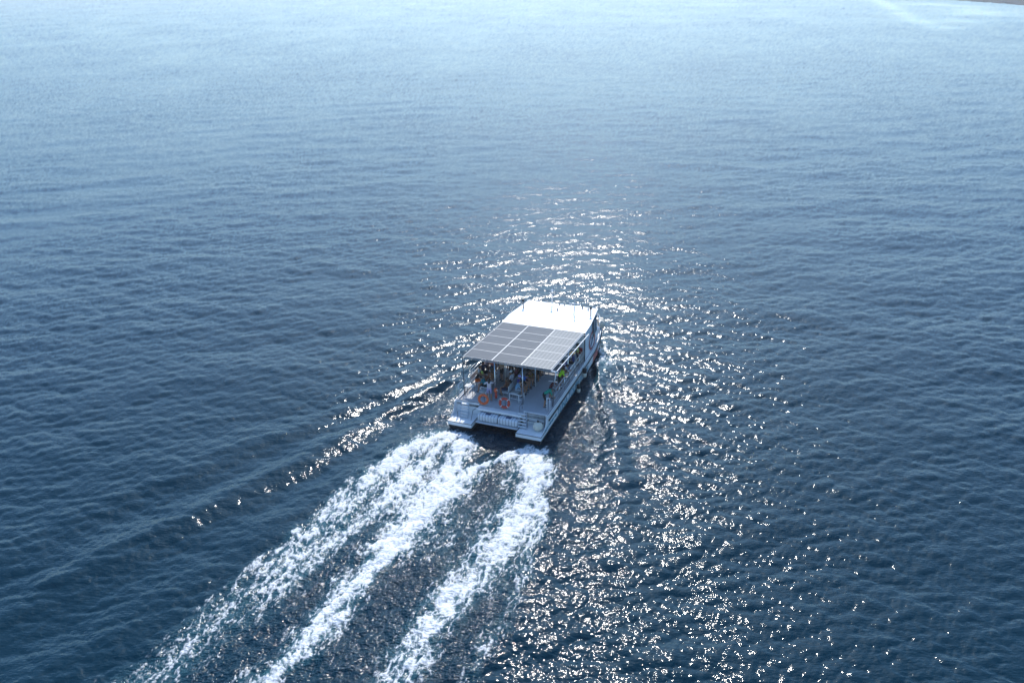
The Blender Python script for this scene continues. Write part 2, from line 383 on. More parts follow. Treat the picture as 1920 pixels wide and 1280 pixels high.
# ------------------------------------------------------------------ the catamaran (boat axes: x starboard, y forward)
boat = empty('catamaran', (0, 0, 0), -YAW)
tag(boat, 'white passenger catamaran with solar panel canopy leaving three foam streaks', 'boat')
ZD, ZP, WB = 1.26, .58, 3.19
YS, YBK = -2.43, -1.05             # stern, step from platform up to the deck
def hull(sg):
    wl, up = MB(), MB()
    Y_ = [YS, 0, 4, 7.5, 9.5, 11.2, 12.6, 13.5, 14.2]
    xo = [3.19, 3.19, 3.19, 3.18, 3.12, 2.98, 2.75, 2.52, 2.28]; xi = [1.50, 1.45, 1.42, 1.45, 1.55, 1.70, 1.88, 2.0, 2.12]
    low, hi = [], []
    for y, o, i in zip(Y_, xo, xi):
        md = (o + i) / 2; fl = max(0., (y - 9) / 5.2); top = ZP - .17 if y == YS else None
        low.append([(sg * (o - .05 - .10 * fl), y, .37), (sg * (o - .22 - .1 * fl), y, -.35), (sg * md, y, -.7), (sg * (i + .12), y, -.35), (sg * (i + .03), y, .37)])
    low[0] = [(p[0], p[1] + .08, max(p[2], -.55)) for p in low[0]]
    wl.loft(low if sg > 0 else [l[::-1] for l in low])
    wl.build('hull_bottom', 'black', boat)
    # white topsides from the stern platform to the bow
    for y, o, i in zip(Y_, xo, xi):
        fl = max(0., (y - 9) / 5.2); zt = ZD - .03 + .25 * max(0, (y - 10) / 4.2)
        if y == YS: pass
        hi.append([(sg * o, y, zt), (sg * (o - .02 - .10 * fl), y, .34 + .10 * fl), (sg * i, y, .36 + .1 * fl), (sg * (i - .02), y, zt)])
    y0 = [(sg * 3.19, YBK, ZD - .03), (sg * 3.17, YBK, .34), (sg * 1.47, YBK, .36), (sg * 1.45, YBK, ZD - .03)]
    up.loft([y0] + hi[1:])
    h = up.build('hull_side', 'white', boat)
    return h
hs_port = hull(-1); hs_stb = hull(1)
# stern platforms
for sg in (-1, 1):
    xc, wd = sg * 2.345, 1.69
    MB().box((xc, (YS + YBK) / 2 - .004, ZP - .13), (wd, YBK - YS, .26), bevel=.03).build('stern_platform', 'white', boat)
    MB().tube([(sg * 1.50, YBK - .02, ZP + .005), (sg * 1.50, YS - .005, ZP + .005), (sg * 3.19, YS - .005, ZP + .005), (sg * 3.20, YBK - .4, ZP + .005)], .022, 6).build('edge_trim', 'rub', boat)
    # side wing sweeping up from the platform to the deck edge
    MB().loft([[(sg * 3.195, -1.95, ZP), (sg * 3.195, -1.02, ZP), (sg * 3.195, -1.02, 1.42), (sg * 3.195, -1.18, 1.40), (sg * 3.195, -1.32, .95), (sg * 3.195, -1.6, ZP + .12)],
               [(sg * 3.13, -1.95, ZP), (sg * 3.13, -1.02, ZP), (sg * 3.13, -1.02, 1.42), (sg * 3.13, -1.18, 1.40), (sg * 3.13, -1.32, .95), (sg * 3.13, -1.6, ZP + .12)]]).build('side_wing', 'white', boat)
    MB().tube([(sg * 3.16, -1.95, ZP + .06), (sg * 3.16, -1.6, ZP + .17), (sg * 3.16, -1.33, 1.0), (sg * 3.16, -1.2, 1.44)], .035, 7).build('wing_tube', 'wtube', boat, True)
    # coaming and rubbing strake along the deck edge
    ys_ = [YBK, 4, 7.5, 9.5, 11.2, 12.6, 13.5, 14.15]; xs_ = [3.19, 3.19, 3.18, 3.12, 2.98, 2.75, 2.52, 2.30]
    zz = [ZD + .25 * max(0, (y - 10) / 4.2) for y in ys_]
    MB().loft([[(sg * (x + .012), y, z - .16), (sg * (x + .012), y, z + .14), (sg * (x - .13), y, z + .14), (sg * (x - .13), y, z - .16)] for x, y, z in zip(xs_, ys_, zz)]).build('coaming', 'white', boat)
    MB().tube([(sg * (x + .035), y, z - .20) for x, y, z in zip(xs_, ys_, zz)], .055, 8).build('rubbing_strake', 'rub', boat, True)
    MB().tube([(sg * (x - .06), y, z + .155) for x, y, z in zip(xs_, ys_, zz)], .022, 6).build('toe_rail', 'dsteel', boat, True)
# deck: planked sheets between the coamings
dk = MB()
dk.prism([(-3.05, YBK), (3.05, YBK), (3.05, 7.5), (2.98, 9.5), (2.84, 11.2), (2.6, 12.6), (2.2, 13.9), (-2.2, 13.9), (-2.6, 12.6), (-2.84, 11.2), (-2.98, 9.5), (-3.05, 7.5)], ZD - .18, ZD)
deck = dk.build('deck', 'deck', boat)
pme = MB().box((0, 0, 0), (.335, 8.0, .012), bevel=.003).mesh('deck_strip')
for k in range(18):
    o = bpy.data.objects.new('deck_strip', pme); col.objects.link(o); o.parent = deck; o.location = (-2.89 + k * .34, 2.97, ZD + .006)
    if not pme.materials: pme.materials.append(M['deck'])
# bulkheads between platforms and deck, centre transom with recess for the rafts
for sg in (-1, 1):
    MB().box((sg * 2.33, YBK + .05, (ZP + ZD) / 2 + .06), (1.60, .09, ZD - ZP + .14)).build('stern_bulkhead', 'white', boat)
MB().tube([(-3.10, YBK + .02, ZD + .15), (-1.55, YBK + .02, ZD + .15)], .018).build('bulkhead_trim', 'dsteel', boat)
MB().box((0, YBK - .16, ZD - .075), (3.0, .42, .15), bevel=.02).build('transom_beam', 'white', boat)
MB().box((0, YBK + .35, .70), (2.88, .10, .80)).build('transom_recess', 'black', boat)
MB().box((0, 5.5, .92), (2.86, 13, .25)).build('bridge_deck', 'black', boat)
tray = MB().box((0, -1.48, .50), (2.96, .84, .06)).build('raft_tray', 'wtube', boat)
MB().tube([(-1.48, -1.15, .56), (-1.48, -1.92, .56), (-1.38, -1.95, .53), (1.38, -1.95, .53), (1.48, -1.92, .56), (1.48, -1.15, .56)], .03, 7).build('tray_rim', 'steel', tray, True)

# canopy: tilted frame, 15 solar panels, posts
ZA, ZF, LC, WC = 4.05, 3.66, 6.70, 3.0
tilt = math.atan2(ZF - ZA, LC)
def cz(y): return ZA + (ZF - ZA) * y / LC
can = MB()
for x in (-3.02, -1.0, 1.0, 3.02): can.tube([(x, -.02, cz(0) - .06), (x, LC + .1, cz(LC) - .06)], .03)
for k in range(6): can.tube([(-3.02, k * LC / 5, cz(k * LC / 5) - .11), (3.5, k * LC / 5, cz(k * LC / 5) - .11)], .022)
canopy = can.build('canopy', 'wtube', boat)
pw, pl = 2.0, LC / 5
def panel_mesh(mat):
    b_ = MB(); b_.box((0, 0, 0), (pw - .06, pl - .036, .03)); me = b_.mesh('solar_panel'); me.materials.append(M[mat]); return me
pm1, pm2 = panel_mesh('pv'), panel_mesh('pv2')
fb_ = MB()
for sx_ in (-1, 1): fb_.box((sx_ * (pw / 2 - .015), 0, 0), (.030, pl - .004, .042))
for sy_ in (-1, 1): fb_.box((0, sy_ * (pl / 2 - .009), .001), (pw - .07, .018, .036))
pfm = fb_.mesh('panel_frame'); pfm.materials.append(M['frame'])
for c in range(3):
    for r_ in range(5):
        y = (r_ + .5) * pl
        for nm, me in (('solar_panel', pm2 if c == 2 else pm1), ('panel_frame', pfm)):
            o = bpy.data.objects.new(nm, me); col.objects.link(o); o.parent = canopy
            o.location = (-2 + 2 * c, y, cz(y) + .012); o.rotation_euler = (tilt, 0, 0)
# outrigger rail along the starboard side of the canopy
MB().tube([(3.02, -.04, cz(0) - .03), (3.40, -.04, cz(0) - .03), (3.42, LC + .1, cz(LC) - .03)], .032, 7).build('canopy_side_rail', 'wtube', canopy, True)
MB().tube([(-3.16, -.04, cz(0) - .02), (-3.16, LC, cz(LC) - .02)], .02, 6).build('canopy_side_rail', 'dsteel', canopy, True)
MB().tube([(-3.2, -.05, cz(0) - .05), (3.02, -.05, cz(0) - .05)], .032, 7).build('canopy_aft_rail', 'dsteel', canopy, True)
for x, y, zb, m_ in ((-3.04, 0, ZD, 'dsteel'), (-.79, -.05, ZD - .1, 'steel'), (1.10, 0, ZD, 'steel'), (-3.04, 3.4, ZD, 'dsteel'), (-1.0, 2.2, ZD, 'cream'), (1.0, 2.6, ZD, 'wtube'), (-1.0, 5.4, ZD, 'wtube'), (1.0, 5.4, ZD, 'wtube'), (3.02, 3.4, ZD, 'steel')):
    MB().tube([(x, y, zb), (x, y, cz(y) - .07)], .035, 8).build('canopy_post', m_, boat, True)
cp_ = MB().tube([(3.36, -.04, cz(0) - .05), (3.24, .02, 3.25)], .038, 8).build('canopy_post', 'wtube', boat, True)
MB().tube([(3.235, .02, 3.23), (3.05, .12, ZD)], .030, 8).build('lower_post', 'dsteel', cp_, True)
MB().tube([(2.85, .03, 3.25), (3.40, .03, 3.25)], .020, 6).build('cross_bar', 'wtube', cp_, True)

# cabin
cab = MB()
w0, w1, y0c, y1c, zr = 3.09, 2.72, 7.0, 11.45, 3.60
cab.loft([[(-w0, y0c, ZD), (w0, y0c, ZD), (w0 - .03, y0c, zr), (-w0 + .03, y0c, zr)], [(-w1 - .1, y1c, ZD), (w1 + .1, y1c, ZD), (w1 - .05, y1c - .25, zr), (-w1 + .05, y1c - .25, zr)]])
cabin = cab.build('cabin', 'white', boat)
rf = MB(); rf.loft([[(-w0 - .04, y0c - .1, zr - .05), (w0 + .04, y0c - .1, zr - .05), (w0 + .04, y0c - .1, zr + .02), (-w0 - .04, y0c - .1, zr + .02)],
    [(-w0 - .02, y0c + 1.4, zr - .05), (w0 + .02, y0c + 1.4, zr - .05), (w0 + .02, y0c + 1.4, zr + .07), (-w0 - .02, y0c + 1.4, zr + .07)],
    [(-w1 - .03, y1c, zr - .05), (w1 + .03, y1c, zr - .05), (w1 + .03, y1c, zr + .03), (-w1 - .03, y1c, zr + .03)]])
roof = rf.build('roof', 'roof', cabin)
MB().tube([(-w0 - .06, y0c - .12, zr - .02), (w0 + .06, y0c - .12, zr - .02)], .03, 6).build('roof_drip_edge', 'dsteel', cabin)
for sg in (-1, 1):
    MB().loft([[(sg * 2.90, 9.75, 2.1), (sg * 2.785, 11.0, 2.1), (sg * 2.74, 11.0, 3.25), (sg * 2.86, 9.75, 3.25)], [(sg * 2.93, 9.75, 2.1), (sg * 2.815, 11.0, 2.1), (sg * 2.77, 11.0, 3.25), (sg * 2.89, 9.75, 3.25)]]).build('side_window', 'glass', cabin)
    MB().tube([(sg * 2.86, 10.3, 2.1), (sg * 2.84, 10.3, 3.25)], .03, 6).build('window_bar', 'white', cabin)
    MB().tube([(sg * (w0 + .02), y0c - .02, ZD), (sg * w0, y0c - .02, zr)], .035, 6).build('corner_trim', 'rub', cabin)
for k in range(3):
    xx = -1.7 + k * 1.7
    MB().box((xx, y1c - .06, 2.75), (1.5, .06, .8), rx=R(6)).build('windscreen', 'glass', cabin)
MB().box((-1.0, y0c - .02, 2.2), (.85, .05, 1.85)).build('cabin_door', 'glass', cabin)
for k in range(9): MB().box((1.0 + k * .24, y0c - .012, 2.4), (.03, .03, 2.2)).build('wall_rib', 'white', cabin)
# things standing on the roof
MB().tube([(1.44, 9.64, zr + .03), (1.36, 10.1, zr + .9), (1.34, 10.2, zr + 2.9)], [.035, .03, .010], 6).build('radio_mast', 'steel', roof)
MB().tube([(.95, 10.0, zr + .8), (1.85, 10.0, zr + .8)], .022, 6).build('mast_crosstree', 'steel', roof)
MB().lathe([(.02, 0), (.05, .02), (.05, .14), (.02, .18)], (1.34, 10.18, zr + 1.7), n=8).build('mast_light', 'white', roof)
MB().tube([(-.64, 10.79, zr + .03), (-.64, 10.79, zr + 1.25)], [.04, .03], 6).build('antenna', 'steel', roof)
MB().lathe([(.03, 0), (.09, .03), (.10, .14), (.03, .20)], (-.64, 10.79, zr + 1.2), n=10).build('antenna_dome', 'white', roof)
for x, y in ((-2.55, 9.75), (2.66, 9.87)):
    MB().tube([(x, y, zr + .02), (x, y, zr + .45), (x - .03, y + .05, zr + .6)], .045, 7).build('vent_pipe', 'dsteel', roof, True)
    MB().lathe([(.03, 0), (.10, .02), (.10, .12), (.04, .17)], (x - .03, y + .05, zr + .58), n=10).build('vent_cap', 'rub', roof, True)
for x, y, h_ in ((.02, 10.13, .22), (1.65, 11.1, .28), (2.15, 10.9, .3), (-.2, 11.25, .15), (.2, 11.25, .15)):
    MB().lathe([(.05, 0), (.05, h_ * .5), (.03, h_ * .6), (.03, h_)], (x, y, zr + .03), n=8).build('navigation_light', 'dsteel', roof)

# side rails
def railing(pts, zt, rungs, step, mat, r_=.026, y_bases=None):
    """top tube plus lower wires, each stanchion a sub-part"""
    b_ = MB(); b_.tube([(x, y, ZD + zt) for x, y in pts], r_, 7)
    for q in rungs: b_.tube([(x, y, ZD + q) for x, y in pts], r_ * .62, 5)
    rl = b_.build('railing', mat, boat, True)
    P = [Vector((x, y)) for x, y in pts]
    tot = sum((b - a).length for a, b in zip(P[:-1], P[1:])); n = max(1, round(tot / step))
    for k in range(n + 1):
        d = tot * k / n
        for a, b in zip(P[:-1], P[1:]):
            L = (b - a).length
            if d <= L + 1e-6: p = a.lerp(b, min(1, d / L)); break
            d -= L
        MB().tube([(p.x, p.y, ZD), (p.x, p.y, ZD + zt)], r_ * .9, 6).build('stanchion', mat, rl, True)
    return rl
railing([(3.06, .35), (3.06, 6.9)], 1.08, (.38, .72), 1.1, 'steel', .03)
railing([(-3.10, -.72), (-3.10, 6.9)], 1.08, (.38, .72), 1.27, 'steel', .024)
railing([(2.86, 11.6), (2.62, 12.5), (2.3, 13.5), (1.4, 13.85), (-1.4, 13.85), (-2.3, 13.5), (-2.62, 12.5), (-2.86, 11.6)], .95, (.45,), .9, 'steel', .024)
railing([(3.05, -.35), (2.85, -.35)], .95, (), 1, 'wtube', .03)
railing([(1.25, -.55), (1.25, -.98)], .38, (), 1, 'dsteel', .022)
railing([(.15, .05), (1.0, -.05), (1.0, .45)], .62, (.3,), .55, 'wtube', .03)
railing([(-1.95, .25), (-1.35, .20), (-1.35, -.35)], .62, (), .6, 'wtube', .026)
# starboard stern gate: three dark bars
g = MB()
for z in (1.38, 1.12, .86): g.tube([(1.72, -1.18, z), (2.98, -1.18, z)], .022, 6)
gate = g.build('stern_gate', 'dsteel', boat)
for x in (1.72, 2.98): MB().tube([(x, -1.18, ZP), (x, -1.18, 1.40)], .026, 6).build('gate_post', 'dsteel', gate)
MB().tube([(1.95, -1.55, ZP), (1.95, -1.55, 1.0), (1.95, -1.25, 1.0)], .024, 6).build('grab_rail', 'dsteel', gate, True)
# boarding ladders
def ladder(x0, y0, x1, y1):
    la = MB()
    for sg in (-.27, .27): la.tube([(x0 + sg, y0, ZP + .01), (x1 + sg, y1, ZD + .18)], .028, 6)
    l = la.build('ladder', 'steel', boat)
    for k in range(5):
        t = (k + .7) / 5.1; x = x0 + (x1 - x0) * t; y = y0 + (y1 - y0) * t
        MB().box((x, y - .02, ZP + t * (ZD + .15 - ZP)), (.52, .15, .035), bevel=.008).build('step', 'wtube', l)
    return l
ladder(-2.32, -1.75, -2.42, -1.22); ladder(1.72, -1.80, 1.52, -1.25)
MB().tube([(-1.75, -1.9, ZP), (-1.75, -1.55, ZP + .55), (-1.62, -1.35, ZP + .6)], .022, 6).build('grab_rail', 'dsteel', boat, True)
MB().tube([(-2.75, -1.75, ZP), (-2.75, -1.75, ZP + .4)], .022, 6).build('grab_rail', 'dsteel', boat, True)
# benches
def bench(x, y0, y1, wd, back=None):
    st = MB().box((x, (y0 + y1) / 2, ZD + .41), (wd, y1 - y0, .04)).build('bench', 'bench', boat)
    n = max(2, round(wd / .13))
    for k in range(n): MB().box((x - wd / 2 + (k + .5) * wd / n, (y0 + y1) / 2, ZD + .442), (wd / n - .025, y1 - y0 - .02, .024)).build('bench_slat', 'bench', st)
    m = max(2, round((y1 - y0) / 1.4) + 1)
    for k in range(m):
        yy = y0 + .1 + (y1 - y0 - .2) * k / (m - 1)
        for sg in (-1, 1): MB().tube([(x + sg * (wd / 2 - .06), yy, ZD), (x + sg * (wd / 2 - .06), yy, ZD + .39)], .022, 6).build('bench_leg', 'steel', st)
    if back is not None: MB().box((x + back, (y0 + y1) / 2, ZD + .72), (.05, y1 - y0, .36)).build('bench_back', 'bench', st)
bench(-2.78, .9, 6.2, .42, -.24); bench(-.28, .35, 6.0, .44, .25); bench(.30, .45, 6.0, .44); bench(-1.75, -.1, 3.6, .40)
bench(2.72, 4.2, 6.3, .36)
# little table by the port rail
tb = MB().box((-2.62, -.02, ZD + .72), (.62, .42, .03)).build('side_table', 'bench', boat)
for x in (-2.88, -2.36):
    for y in (-.18, .14): MB().tube([(x, y, ZD), (x, y, ZD + .71)], .016, 5).build('table_leg', 'dsteel', tb)
# lettering, stripes and emblem on the starboard side
def text(body, size, mat, parent, x, y, z, sx=1.0, name='lettering', shear=0):
    cu = bpy.data.curves.new(name, 'FONT'); cu.body = body; cu.size = size; cu.extrude = .004; cu.shear = shear
    to = bpy.data.objects.new(name + '_curve', cu); col.objects.link(to)
    dg = bpy.context.evaluated_depsgraph_get(); me = bpy.data.meshes.new_from_object(to.evaluated_get(dg))
    bpy.data.objects.remove(to); o = bpy.data.objects.new(name, me); col.objects.link(o); me.materials.clear(); me.materials.append(M[mat]); o.parent = parent
    o.matrix_local = Matrix(((0, 0, 1, x), (sx, 0, 0, y), (0, 1, 0, z), (0, 0, 0, 1)))
    return o
text('TUNA-TOUR', .74, 'teal', hs_stb, 3.196, .75, .36, 1.0)
rnd = random.Random(3)
yy = -1.75
st_ = MB()
while yy < .45:                                   # a line of small script too small to read
    wdt = rnd.uniform(.05, .12); st_.box((3.196, yy, .66 + rnd.uniform(-.02, .03)), (.008, wdt, rnd.choice((.07, .10, .16))), rx=R(rnd.uniform(-15, 15))); yy += wdt + .035
st_.build('small_lettering', 'teal', hs_stb)
yy = 5.1; st_ = MB()
while yy < 7.6:
    wdt = rnd.uniform(.10, .2); st_.box((3.196, yy, .62), (.008, wdt * .7, .42), rx=R(-12)); yy += wdt + .16
st_.build('lettering', 'teal', hs_stb)
def on_side(y, z):   # cabin / hull side surface x at (y, z)
    if z < 1.4: return float(np.interp(y, [7.5, 9.5, 11.2], [3.18, 3.12, 2.98])) + .02
    t = (y - y0c) / (y1c - y0c); lo = w0 + (w1 + .1 - w0) * t; hi = w0 - .03 + (w1 - .05 - w0 + .03) * t
    return lo + (hi - lo) * (z - ZD) / (zr - ZD) + .012
ring = MB(); C = (9.45, 1.95); outer, inner = [], []
for k in range(40):
    q = 2 * math.pi * k / 40
    for rr, lst in ((.92, outer), (.70, inner)):
        y, z = C[0] + rr * 1.1 * math.cos(q), C[1] + rr * .72 * math.sin(q); lst.append(ring.bm.verts.new((on_side(y, max(z, 1.45)), y, z)))
for k in range(40): ring.bm.faces.new((outer[k], outer[(k + 1) % 40], inner[(k + 1) % 40], inner[k]))
ring.build('emblem_ring', 'emblem', cabin)
def side_poly(pts, mat, nm, off=.004):
    b_ = MB(); b_.bm.faces.new([b_.bm.verts.new((on_side(y, max(z, 1.45)) + off, y, z)) for y, z in pts]); b_.build(nm, mat, cabin)
side_poly([(8.85, 1.75), (9.15, 1.85), (9.6, 2.12), (9.95, 2.3), (10.1, 2.22), (9.9, 2.02), (9.5, 1.82), (9.2, 1.70), (8.95, 1.58)], 'navy', 'emblem_fish')
side_poly([(9.35, 2.0), (9.3, 2.3), (9.55, 2.12)], 'navy', 'emblem_fin', .006)
side_poly([(10.05, 2.36), (10.35, 2.30), (10.45, 1.75), (10.25, 1.5), (10.15, 1.9)], 'emblem', 'emblem_fill', .005)
eb = MB(); ya_, yb_ = 9.5, 10.6
eb.bm.faces.new([eb.bm.verts.new(p) for p in ((3.128, ya_ - .3, .95), (3.128, ya_ - .55, .40), (3.06, yb_ - .15, .38), (3.055, yb_, .98))]); eb.build('emblem_lower', 'emblem', hs_stb)
MB().box((2.74, y0c - .12, 2.22), (.40, .20, .42), bevel=.02).build('fire_box', 'redbox', cabin)
# bow gear seen past the cabin
MB().lathe([(.04, 0), (.18, .02), (.2, .1), (.2, .3), (.16, .36), (.05, .38)], (1.9, 12.9, ZD), n=12).build('windlass', 'steel', boat, True)

# ------------------------------------------------------------------ people
def body_mesh(name, J, arms, legs, dress=False):
    """J: pelvis, waist, chest, neck, head joints; arms/legs: joint lists right then left. One continuous skinned surface."""
    verts, rad, reg, edges = [], [], [], []
    def add(p, r, g): verts.append(Vector(p)); rad.append(r); reg.append(g); return len(verts) - 1
    def link(a, b): edges.append((a, b))
    pel = add(J['pelvis'], (.150, .115), 2); wst = add(J['waist'], (.135, .105), 1); che = add(J['chest'], (.165, .12), 1)
    nb = add(Vector(J['chest']).lerp(Vector(J['neck']), .75), (.085, .075), 1); nk = add(J['neck'], (.055, .055), 0)
    hd = Vector(J['head']); up = (hd - Vector(J['neck'])).normalized(); f = Vector(J.get('face', (0, 1, 0)))
    jaw = add(hd - up * .045 + f * .012, (.066, .078), 0); sk = add(hd + up * .045, (.078, .092), 0); cr = add(hd + up * .105, (.055, .065), 0)
    nose = add(hd + f * .108 - up * .005, (.014, .014), 0)
    for a, b in ((pel, wst), (wst, che), (che, nb), (nb, nk), (nk, jaw), (jaw, sk), (sk, cr), (jaw, nose)): link(a, b)
    for arm in arms:
        s_ = add(arm[0], (.062, .058), 1); e = add(arm[1], (.042, .042), 0); wv = add(arm[2], (.030, .030), 0)
        d = (Vector(arm[2]) - Vector(arm[1])).normalized(); u = Vector(arm[1]).lerp(Vector(arm[0]), .45); m_ = add(u, (.05, .05), 1)
        link(nb, s_); link(s_, m_); link(m_, e); link(e, wv)
        pm = add(Vector(arm[2]) + d * .07, (.036, .020), 0); link(wv, pm)
        side = d.cross(Vector((0, 0, 1))); side = side.normalized() if side.length > .1 else Vector((1, 0, 0))
        for q in (-1.5, -.5, .5, 1.5):
            t1 = add(Vector(arm[2]) + d * .12 + side * .018 * q, (.010, .010), 0); t2 = add(Vector(arm[2]) + d * (.165 - .008 * abs(q)) + side * .02 * q + Vector((0, 0, -.014)), (.008, .008), 0)
            link(pm, t1); link(t1, t2)
        th = add(Vector(arm[2]) + d * .06 - side * .05, (.011, .011), 0); link(wv, th)
    for leg in legs:
        h_ = add(leg[0], (.098, .098), 2); mid = add(Vector(leg[0]).lerp(Vector(leg[1]), .55), (.078, .078), 2 if not dress else 1); k = add(leg[1], (.056, .056), 0)
        cf = add(Vector(leg[1]).lerp(Vector(leg[2]), .35), (.056, .056), 0); a_ = add(leg[2], (.036, .036), 0)
        toe = add(Vector(leg[2]) + Vector(leg[3]) * .17 + Vector((0, 0, -.045)), (.036, .024), 3); heel = add(Vector(leg[2]) + Vector((0, 0, -.045)) - Vector(leg[3]) * .03, (.036, .03), 3)
        for a, b in ((pel, h_), (h_, mid), (mid, k), (k, cf), (cf, a_), (a_, heel), (heel, toe)): link(a, b)
    me = bpy.data.meshes.new('skeleton'); me.from_pydata([v[:] for v in verts], edges, [])
    o = bpy.data.objects.new('skeleton', me); col.objects.link(o)
    md = o.modifiers.new('skin', 'SKIN'); md.use_smooth_shade = True
    for i, sv in enumerate(me.skin_vertices[0].data): sv.radius = rad[i]; sv.use_root = (i == 0)
    ss = o.modifiers.new('sub', 'SUBSURF'); ss.levels = 1; ss.render_levels = 1
    dg = bpy.context.evaluated_depsgraph_get(); out = bpy.data.meshes.new_from_object(o.evaluated_get(dg)); out.name = name
    bpy.data.objects.remove(o); bpy.data.meshes.remove(me)
    V_ = np.array([v[:] for v in verts]); E_ = np.array(edges); A, B = V_[E_[:, 0]], V_[E_[:, 1]]; L2 = np.maximum(((B - A) ** 2).sum(1), 1e-9)
    rg = np.array(reg)
    for p in out.polygons:
        c = np.array(p.center); t = np.clip(((c - A) * (B - A)).sum(1) / L2, 0, 1); d = np.linalg.norm(A + (B - A) * t[:, None] - c, axis=1)
        i = int(np.argmin(d)); p.material_index = int(rg[E_[i, 0] if t[i] < .5 else E_[i, 1]]); p.use_smooth = True
    return out
def V3(*a): return a
fy = (0, 1, 0)
POSES = {
 'stand': (dict(pelvis=(0, 0, .93), waist=(0, 0, 1.08), chest=(0, 0, 1.28), neck=(0, .01, 1.46), head=(0, .03, 1.585)),
   [((.19, 0, 1.38), (.25, -.03, 1.10), (.24, .10, .88)), ((-.19, 0, 1.38), (-.27, .02, 1.12), (-.12, .20, 1.02))],
   [((.10, 0, .88), (.11, .03, .48), (.11, -.02, .085), fy), ((-.10, 0, .88), (-.12, .05, .48), (-.13, .02, .085), fy)]),
 'sit': (dict(pelvis=(0, 0, .56), waist=(0, .0, .70), chest=(0, .02, .90), neck=(0, .05, 1.07), head=(0, .08, 1.195)),
   [((.18, .02, 1.0), (.25, .10, .75), (.12, .33, .66)), ((-.18, .02, 1.0), (-.25, .08, .75), (-.10, .32, .66))],
   [((.10, .04, .54), (.12, .46, .53), (.12, .44, .085), fy), ((-.10, .04, .54), (-.13, .46, .53), (-.15, .50, .085), fy)]),
 'sit_forward': (dict(pelvis=(0, 0, .56), waist=(0, .06, .69), chest=(0, .18, .85), neck=(0, .30, .98), head=(0, .40, 1.06), face=(0, .8, -.6)),
   [((.18, .20, .93), (.24, .36, .72), (.12, .50, .58)), ((-.18, .20, .93), (-.24, .34, .72), (-.10, .52, .58))],
   [((.10, .04, .54), (.13, .46, .53), (.14, .40, .085), fy), ((-.10, .04, .54), (-.13, .46, .53), (-.14, .52, .085), fy)]),
 'sit_turned': (dict(pelvis=(0, 0, .56), waist=(.01, .0, .70), chest=(.02, -.02, .90), neck=(.03, .0, 1.07), head=(.05, .02, 1.195), face=(.7, .7, 0)),
   [((.17, -.08, 1.0), (.30, -.16, .80), (.36, .05, .72)), ((-.15, .08, 1.0), (-.22, .24, .78), (-.04, .36, .66))],
   [((.10, .04, .54), (.16, .45, .53), (.20, .46, .085), fy), ((-.10, .04, .54), (-.06, .47, .53), (.0, .36, .085), fy)]),
 'lean': (dict(pelvis=(0, 0, .92), waist=(0, .05, 1.06), chest=(0, .18, 1.23), neck=(0, .30, 1.36), head=(0, .38, 1.46), face=(0, .9, -.4)),
   [((.19, .22, 1.30), (.24, .36, 1.06), (.14, .52, 1.12)), ((-.19, .22, 1.30), (-.24, .36, 1.06), (-.14, .52, 1.12))],
   [((.10, 0, .87), (.11, .02, .47), (.12, -.08, .085), fy), ((-.10, 0, .87), (-.12, .06, .47), (-.13, .04, .085), fy)]),
 'bend': (dict(pelvis=(0, 0, .90), waist=(0, .12, 1.02), chest=(0, .33, 1.12), neck=(0, .50, 1.14), head=(0, .62, 1.13), face=(0, .5, -.85)),
   [((.18, .42, 1.12), (.22, .52, .86), (.12, .64, .66)), ((-.18, .42, 1.12), (-.22, .50, .86), (-.10, .66, .68))],
   [((.10, 0, .86), (.12, .08, .47), (.13, -.02, .085), fy), ((-.10, 0, .86), (-.12, .10, .47), (-.14, .04, .085), fy)]),
 'arms_up': (dict(pelvis=(0, 0, .93), waist=(0, 0, 1.08), chest=(0, -.01, 1.28), neck=(0, .0, 1.46), head=(0, .03, 1.585)),
   [((.19, 0, 1.39), (.34, .14, 1.32), (.14, .26, 1.52)), ((-.19, 0, 1.39), (-.34, .10, 1.22), (-.16, .26, 1.30))],
   [((.10, 0, .88), (.12, .02, .48), (.12, -.04, .085), fy), ((-.10, 0, .88), (-.11, .04, .48), (-.12, .04, .085), fy)]),
}
BODY = {k: body_mesh('body_' + k, *v) for k, v in POSES.items()}
cmat = {}
def cloth(c, rough=.85):
    if c not in cmat: cmat[c] = plain('cloth_%02x%02x%02x' % tuple(int(v * 255) for v in c), c, rough, var=.15, scale=14)
    return cmat[c]
SKIN = [plain('skin_light', (.52, .30, .21), .55), plain('skin_tan', (.40, .20, .12), .55), plain('skin_deep', (.22, .10, .06), .55)]
HAIR = dict(dark=(.018, .012, .010), brown=(.075, .035, .018), blonde=(.42, .27, .12), grey=(.35, .34, .33))
def hair_mesh(long):
    b_ = MB(); n = 12
    prof = [(.0001, .125), (.055, .115), (.088, .075), (.098, .025), (.092, -.03)] + ([(.09, -.09), (.085, -.17), (.06, -.24)] if long else [(.07, -.065)])
    rings = []
    for rr, h in prof:
        rings.append([b_.bm.verts.new((rr * math.cos(q), rr * 1.14 * math.sin(q) - (.012 if h > 0 else .03) - (.03 if math.sin(q) > .1 and h < .05 else 0) * 1.0 - (.075 * max(0, math.sin(q)) if h < .05 else 0), h)) for q in [2 * math.pi * k / n for k in range(n)]])
    for A, B in zip(rings[:-1], rings[1:]):
        for k in range(n): b_.bm.faces.new((A[k], A[(k + 1) % n], B[(k + 1) % n], B[k]))
    return b_.mesh('hair', True)
